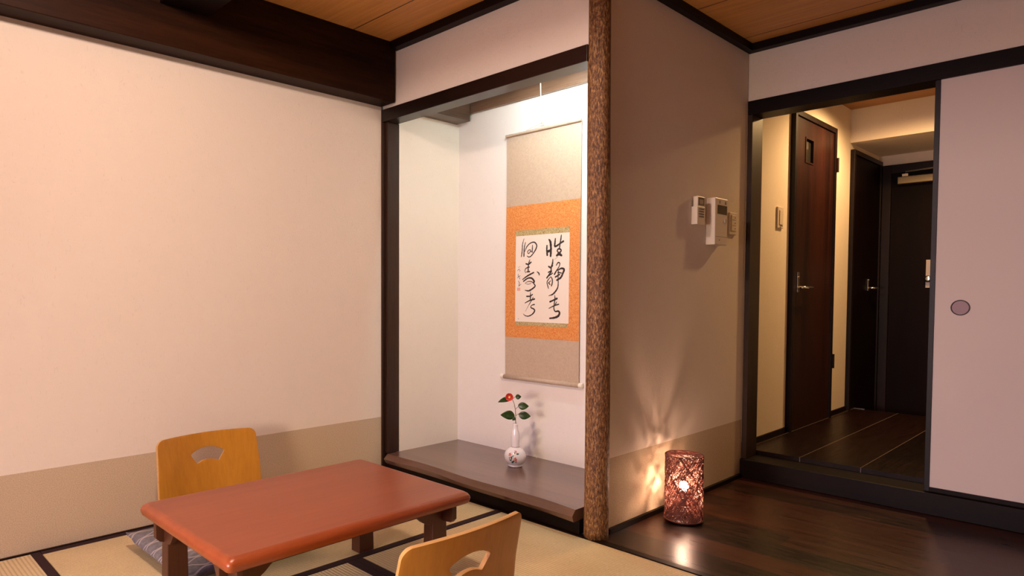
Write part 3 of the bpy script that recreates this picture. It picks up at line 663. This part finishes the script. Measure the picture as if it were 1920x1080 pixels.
bm = bmesh.new(); tube(bm, [(0.666, 0.5435, 1.899), (0.664, 0.5425, 2.06), (0.662, 0.5405, 2.16)], 0.0028, 8)
hk = obj('scroll_hook', bm, m_ivory); tag(hk, 'thin pale vertical hanger rod holding up the scroll in the alcove', 'hanger')

# ------------------------------------------------------------------ vase with camellia
m_porc = mat('white_porcelain', (0.80, 0.74, 0.74), 0.12, spec=0.6, coat=0.5)
V = thing('bud_vase', 'white porcelain bottle vase with painted red flowers standing on the alcove board', 'vase', (0.679, 0.340, 0.1113))
prof = [(0.0, 0.0), (0.034, 0.0), (0.036, 0.003), (0.040, 0.007)]
for k in range(0, 15):
    a = math.radians(-58+k*(128/14)); prof.append((0.0555*math.cos(a)*1.0+0.001, 0.052+0.050*math.sin(a)))
prof += [(0.0205, 0.1005), (0.0203, 0.104), (0.0212, 0.130), (0.0215, 0.150), (0.0200, 0.168), (0.0160, 0.186), (0.0140, 0.198), (0.0138, 0.214), (0.0150, 0.221), (0.0135, 0.2215), (0.0120, 0.214), (0.0115, 0.18)]
bm = bmesh.new(); lathe(bm, prof[1:], 48, cap=True); obj('body', bm, m_porc, V, smooth=True)
bm = bmesh.new(); lathe(bm, [(0.0212, 0.1000), (0.0220, 0.1015), (0.0212, 0.103)], 40, cap=False); obj('neck_ring', bm, mat('grey_glaze', (0.45, 0.38, 0.36), 0.3), V, smooth=True)
# painted decoration, facing the room (camera side)
face = math.atan2(-2.62, 2.22)
def blob(bm, du, dz, r, asp=1.0, rot=0.0, k=12, petal=0, lift=0.0006, mi=0):
    vs = []
    for i in range(k):
        t = 2*PI*i/k; rr = r*(1+(0.25*math.cos(petal*t) if petal else 0)); a, b_ = rr*math.cos(t), rr*math.sin(t)*asp
        u = du+a*math.cos(rot)-b_*math.sin(rot); w = dz+a*math.sin(rot)+b_*math.cos(rot)
        ph = face+u/0.0565; zz = max(-0.97, min(0.97, w/0.050)); el = math.asin(zz)
        R_ = 0.0565+lift; vs.append(bm.verts.new((R_*math.cos(el)*math.cos(ph), R_*math.cos(el)*math.sin(ph), 0.052+(0.050+lift)*math.sin(el))))
    bm.faces.new(vs).material_index = mi
bg = br = bp = by = bmesh.new()
for p in ((-0.020, 0.006, 0.0065, .5, .8), (-0.012, 0.011, 0.006, .45, 1.3), (-0.024, -0.010, 0.007, .55, -.5), (-0.010, -0.016, 0.008, .6, .3), (-0.016, -0.022, 0.006, .6, -.4), (0.014, 0.022, 0.0075, .5, .1), (-0.004, 0.026, 0.005, .5, 1.0), (-0.030, 0.001, 0.005, .5, 2.0), (0.004, -0.020, 0.005, .5, -0.9), (-0.018, 0.000, 0.0075, .4, 1.4)): blob(bg, *p, mi=0)
for p in ((-0.029, 0.017, 0.0085, 1, 0), (0.000, -0.004, 0.0085, 1, 0), (0.003, 0.031, 0.007, 1, 0)): blob(bg, *p, mi=1, k=20, petal=5, lift=0.0005)
for p in ((0.004, -0.007, 0.004, 1, 0), (0.001, 0.003, 0.003, 1, 0), (-0.032, 0.021, 0.003, 1, 0), (0.007, 0.033, 0.0028, 1, 0), (0.006, -0.014, 0.004, .5, -.6), (-0.002, 0.034, 0.0028, 1, 0)): blob(bg, *p, mi=2, k=12, lift=0.0009)
for p in ((-0.001, -0.004, 0.002, 1, 0), (0.003, 0.028, 0.002, 1, 0), (-0.006, 0.018, 0.003, .6, .5)): blob(bg, *p, mi=3, lift=0.0012)
obj('painted_flowers', bg, [mat('green_glaze', (0.03, 0.10, 0.075), 0.3), mat('pink_glaze', (0.62, 0.23, 0.20), 0.3), mat('red_glaze', (0.50, 0.05, 0.05), 0.3), mat('yellow_glaze', (0.75, 0.55, 0.15), 0.3)], V)

m_leaf = mat('camellia_leaf', (0.02, 0.06, 0.012), 0.35, spec=0.5); n = N(m_leaf)
n.l(n.ramp(n.noise(n.coord(False), 60, 3), [(0.35, (0.012, 0.034, 0.007)), (0.7, (0.045, 0.095, 0.018))]), n.p.inputs['Base Color'])
m_stem = mat('camellia_stem', (0.22, 0.14, 0.07), 0.6)
F = thing('camellia_sprig', 'camellia sprig with one red flower and dark green leaves in the white vase', 'flower', (0.679, 0.340, 0.3113))
vr = Vector((rgt.x, rgt.y, 0)).normalized()     # width direction of the sprig (any upright plane facing the room)
def sp(a, z, dpt=0.0):
    a *= 1.28; z = 0.222+(z-0.222)*1.14
    q = vr*a+Vector((vr.y, -vr.x, 0))*dpt; return Vector((q.x, q.y, z-0.2))
bm = bmesh.new(); tube(bm, [sp(0.0, 0.196), sp(0.001, 0.222), sp(0.0005, 0.262), sp(-0.001, 0.287), sp(-0.006, 0.312), sp(-0.013, 0.331)], [0.0024, 0.0024, 0.002, 0.0019, 0.0016, 0.0016], 8)
tube(bm, [sp(0.0005, 0.255), sp(0.010, 0.262), sp(0.016, 0.266)], 0.0013, 6); tube(bm, [sp(-0.001, 0.284), sp(0.008, 0.294), sp(0.014, 0.300)], 0.0013, 6)
tube(bm, [sp(-0.013, 0.330), sp(-0.006, 0.338), sp(0.002, 0.343)], 0.0012, 6); tube(bm, [sp(0.0005, 0.248), sp(-0.006, 0.250)], 0.0012, 6); tube(bm, [sp(-0.012, 0.329), sp(-0.020, 0.331)], 0.0013, 6)
obj('stem', bm, m_stem, F, smooth=True)
def leaf(a0, z0, a1, z1, w, fold=0.25, d0=0, d1=0.01, skew=0.0):
    bm = bmesh.new(); A = sp(a0, z0, d0); B = sp(a1, z1, d1); ax = B-A; w *= 1.2; L = ax.length; ax.normalize()
    nrm = Vector((vr.y, -vr.x, 0)); sd = ax.cross(nrm).normalized(); nn = sd.cross(ax); rows_ = []; K = 16
    for i in range(K+1):
        t = i/K; hw = w*(math.sin(PI*t**0.85)**0.8)*(1-0.15*t); c = A+ax*L*t+nn*(0.004*math.sin(PI*t))+sd*skew*math.sin(PI*t)
        rows_.append([bm.verts.new(c+sd*hw*q+nn*(abs(q)*hw*fold)) for q in (-1, -0.5, 0, 0.5, 1)])
    for p, q in zip(rows_, rows_[1:]):
        for k in range(4): bm.faces.new((p[k], p[k+1], q[k+1], q[k]))
    bmesh.ops.remove_doubles(bm, verts=bm.verts, dist=1e-6)
    o = obj('leaf', bm, m_leaf, F, smooth=True); s = o.modifiers.new('t', 'SOLIDIFY'); s.thickness = 0.0006
leaf(-0.018, 0.331, -0.072, 0.318, 0.012, 0.2, 0, 0.012, 0.006)
leaf(0.000, 0.342, 0.022, 0.343, 0.012, 0.3, 0, 0.008)
leaf(0.010, 0.302, 0.052, 0.300, 0.0175, 0.2, 0, 0.010)
leaf(0.012, 0.262, 0.060, 0.254, 0.0185, 0.2, 0, 0.008)
leaf(-0.003, 0.252, -0.062, 0.262, 0.021, 0.2, 0, 0.018, 0.006)
leaf(-0.002, 0.248, -0.014, 0.236, 0.008, 0.2, 0, 0.012)
m_pet = mat('camellia_petal', (0.55, 0.03, 0.02), 0.5); m_stam = mat('camellia_stamens', (0.85, 0.55, 0.08), 0.6)
fc = sp(-0.026, 0.342, 0.014); nd = (Vector((vr.y, -vr.x, 0))+Vector((0, 0, 0.1))-vr*0.2).normalized(); fa = nd.cross(Vector((0, 0, 1))).normalized(); fb = nd.cross(fa)
for k in range(6):
    bm = bmesh.new(); a = 2*PI*k/6; d = fa*math.cos(a)+fb*math.sin(a); sdd = nd.cross(d); rr_ = []
    for i in range(7):
        t = i/6; hw = 0.0115*math.sin(PI*(0.12+0.72*t)); c = fc+d*(0.003+0.0165*t)+nd*(0.010*t*t-0.004)
        rr_.append([bm.verts.new(c+sdd*hw*q+nd*(abs(q)*0.003)) for q in (-1, -0.4, 0.4, 1)])
    for p, q in zip(rr_, rr_[1:]):
        for j in range(3): bm.faces.new((p[j], p[j+1], q[j+1], q[j]))
    o = obj('petal', bm, m_pet, F, smooth=True); s = o.modifiers.new('t', 'SOLIDIFY'); s.thickness = 0.0006
bm = bmesh.new()
for k in range(26):
    a = random.random()*2*PI; r_ = 0.0055*math.sqrt(random.random()); b0 = fc+nd*-0.001; d = fa*math.cos(a)*r_+fb*math.sin(a)*r_
    tube(bm, [b0+d*0.4, b0+d+nd*0.009, b0+d*1.05+nd*0.0115], [0.0006, 0.0006, 0.0013], 5)
obj('stamens', bm, m_stam, F)

# ------------------------------------------------------------------ woven floor lamp
LX, LY = 1.502, 0.512; LR, LH = 0.0795, 0.292
A_ = thing('woven_floor_lamp', 'lit cylindrical woven rattan floor lamp glowing on the dark floorboards', 'floor lamp', (LX, LY, 0.0))
m_rat = mat('red_brown_rattan', (0.13, 0.036, 0.022), 0.5, spec=0.3); n = N(m_rat)
tr = n.new('ShaderNodeBsdfTranslucent'); tr.inputs[0].default_value = (0.75, 0.22, 0.10, 1); mx = n.new('ShaderNodeMixShader'); mx.inputs[0].default_value = 0.03
out = [q for q in m_rat.node_tree.nodes if q.type == 'OUTPUT_MATERIAL'][0]
n.l(n.p.outputs[0], mx.inputs[1]); n.l(tr.outputs[0], mx.inputs[2]); n.l(mx.outputs[0], out.inputs[0])
bm = bmesh.new(); rnd = random.Random(3)
for k in range(420):
    th = rnd.random()*2*PI; z = rnd.uniform(0.012, LH); dth = rnd.choice((-1, 1))*rnd.uniform(0.07, 0.13); vz = rnd.uniform(-0.016, 0.016); pts = []; rr0 = LR-rnd.random()*0.005
    amp = rnd.uniform(0.002, 0.009); fq = rnd.uniform(2, 6)
    for i in range(rnd.randint(16, 34)):
        th += dth; z += vz+amp*0.5*math.cos(i*0.9*fq/3+k)
        if z < 0.010: z = 0.010; vz = abs(vz)
        if z > LH: z = LH; vz = -abs(vz)
        r_ = rr0+0.0012*math.sin(i*1.3+k); pts.append((r_*math.cos(th), r_*math.sin(th), z))
    tube(bm, pts, 0.00100, 3, cap=False)
obj('woven_shade', bm, m_rat, A_)
bm = bmesh.new()
for k in range(120):
    a = rnd.random()*2*PI; b_ = a+rnd.uniform(0.5, 3.0); A0 = Vector((LR*math.cos(a), LR*math.sin(a), LH)); B0 = Vector((LR*math.cos(b_), LR*math.sin(b_), LH)); mid_ = (A0+B0)/2*(1+rnd.uniform(-0.4, 0.4))
    pts = [(A0*(1-t)+mid_*t)*(1-t)+(mid_*(1-t)+B0*t)*t for t in [i/8 for i in range(9)]]
    tube(bm, [(p.x, p.y, LH-rnd.random()*0.0005-0.001*(k % 4)) for p in pts], 0.00085, 3, cap=False)
obj('woven_top', bm, m_rat, A_)
bm = bmesh.new(); lathe(bm, [(0.070, 0.0), (0.076, 0.002), (0.076, 0.012), (0.070, 0.014)], 40); obj('base', bm, m_wx, A_, smooth=False)
bm = bmesh.new(); tube(bm, [(LR*math.cos(2*PI*i/48), LR*math.sin(2*PI*i/48), LH) for i in range(49)], 0.0018, 6); obj('rim', bm, m_rat, A_); bm = bmesh.new(); tube(bm, [(LR*math.cos(2*PI*i/48), LR*math.sin(2*PI*i/48), 0.010) for i in range(49)], 0.0030, 6)
obj('rim', bm, m_rat, A_)
bm = bmesh.new(); lathe(bm, [(0.006, 0.014), (0.006, 0.095), (0.016, 0.10), (0.016, 0.132), (0.013, 0.136)], 20); obj('bulb_holder', bm, m_grey_print, A_)
m_bulb = mat('bulb_glow', (1, 1, 1), 0.5, emit=(1.0, 0.62, 0.42), estr=820)
bm = bmesh.new(); bmesh.ops.create_uvsphere(bm, u_segments=20, v_segments=12, radius=0.020)
for v in bm.verts: v.co.z += 0.155
obj('bulb', bm, m_bulb, A_, smooth=True)

# ------------------------------------------------------------------ wall devices
XP = 1.3702
R_ = thing('air_conditioner_remote', 'slim ivory remote control with small grey display in a wall holder', 'remote control', (XP, 0.822, 1.335))
o = obj('body', bx(0.006, 0.029, -0.013, 0.062, 0.0, 0.130), m_white_plastic, R_, bevel=0.003)
obj('holder', bx(0.0, 0.030, -0.016, 0.065, -0.004, 0.082), m_white_plastic, R_, bevel=0.002)
obj('display', bx(0.0285, 0.0296, -0.005, 0.054, 0.088, 0.124), mat('display_bezel', (0.10, 0.065, 0.05), 0.3), R_)
obj('screen', bx(0.0294, 0.0300, 0.006, 0.043, 0.093, 0.115), mat('lcd_grey', (0.36, 0.29, 0.23), 0.3), R_)
for zz in (0.070, 0.058, 0.046, 0.034):
    for yy_ in (0.004, 0.022, 0.040): obj('button', bx(0.0295, 0.0315, yy_-0.004, yy_+0.010, zz-0.003, zz+0.003), m_grey_print, R_)
I = thing('intercom_panel', 'tall ivory wall control panel with a dark display, between remote and switch', 'control panel', (XP, 1.035, 1.241))
obj('body', bx(0.0, 0.046, -0.078, 0.062, 0.0, 0.231), m_white_plastic, I, bevel=0.004)
obj('display', bx(0.0455, 0.0468, -0.052, 0.052, 0.152, 0.196), m_lcd, I)
obj('button', lathe(bmesh.new(), [(0.013, 0.046), (0.012, 0.049)], 24, (0, 0.036, 0.122), 'X'), mat('button_ring', (0.5, 0.42, 0.34), 0.4), I)
obj('button', bx(0.0458, 0.0475, -0.036, -0.022, 0.205, 0.209), m_grey_print, I); obj('button', bx(0.0458, 0.0475, -0.036, -0.022, 0.213, 0.217), m_grey_print, I)
obj('indicator', bx(0.0458, 0.0475, 0.030, 0.040, 0.203, 0.218), m_grey_print, I)
obj('indicator', lathe(bmesh.new(), [(0.003, 0.046), (0.003, 0.0475)], 10, (0, -0.028, 0.024), 'X'), m_grey_print, I)
obj('cover_seam', bx(0.0458, 0.0464, -0.070, 0.056, 0.040, 0.0415), m_grey_print, I)
W = thing('light_switch', 'narrow ivory switch plate with three buttons beside the doorway post', 'light switch', (XP, 1.250, 1.308))
obj('plate', bx(0.0, 0.009, -0.042, 0.042, 0.0, 0.114), m_white_plastic, W, bevel=0.002)
for k in range(3):
    rk = obj('rocker', bx(0.009, 0.0125, -0.026, 0.030, 0.020+k*0.028, 0.045+k*0.028), m_white_plastic, W, bevel=0.001)
    obj('mark', bx(0.0124, 0.0128, 0.010, 0.018, 0.029+k*0.028, 0.035+k*0.028), m_grey_print, rk)
W = thing('light_switch', 'small ivory switch plate on the corridor wall beside the dark door', 'light switch', (1.306, 2.062, 1.400))
obj('plate', bx(0.0, 0.010, -0.045, 0.045, 0.0, 0.130), m_white_plastic, W, bevel=0.003)
obj('rocker', bx(0.010, 0.014, -0.022, 0.030, 0.022, 0.110), m_white_plastic, W, bevel=0.001)
obj('indicator', bx(0.0138, 0.0146, -0.012, 0.020, 0.012, 0.018), m_grey_print, W)
# room and corridor ceiling fittings (above the frame)
t = thing('ceiling_lamp', 'round flat ceiling lamp over the sitting area', 'ceiling lamp', (1.48, -1.75, H))
obj('canopy', lathe(bmesh.new(), [(0.06, -0.03), (0.25, -0.028), (0.27, -0.015), (0.27, -0.001)], 40), m_white_plastic, t)
t = thing('downlight', 'recessed corridor downlight ring in the wooden ceiling', 'downlight', (1.80, 2.74, 2.366))
obj('ring', lathe(bmesh.new(), [(0.05, -0.004), (0.065, -0.004), (0.067, -0.0005), (0.05, -0.0005)], 30, cap=False), m_white_plastic, t)
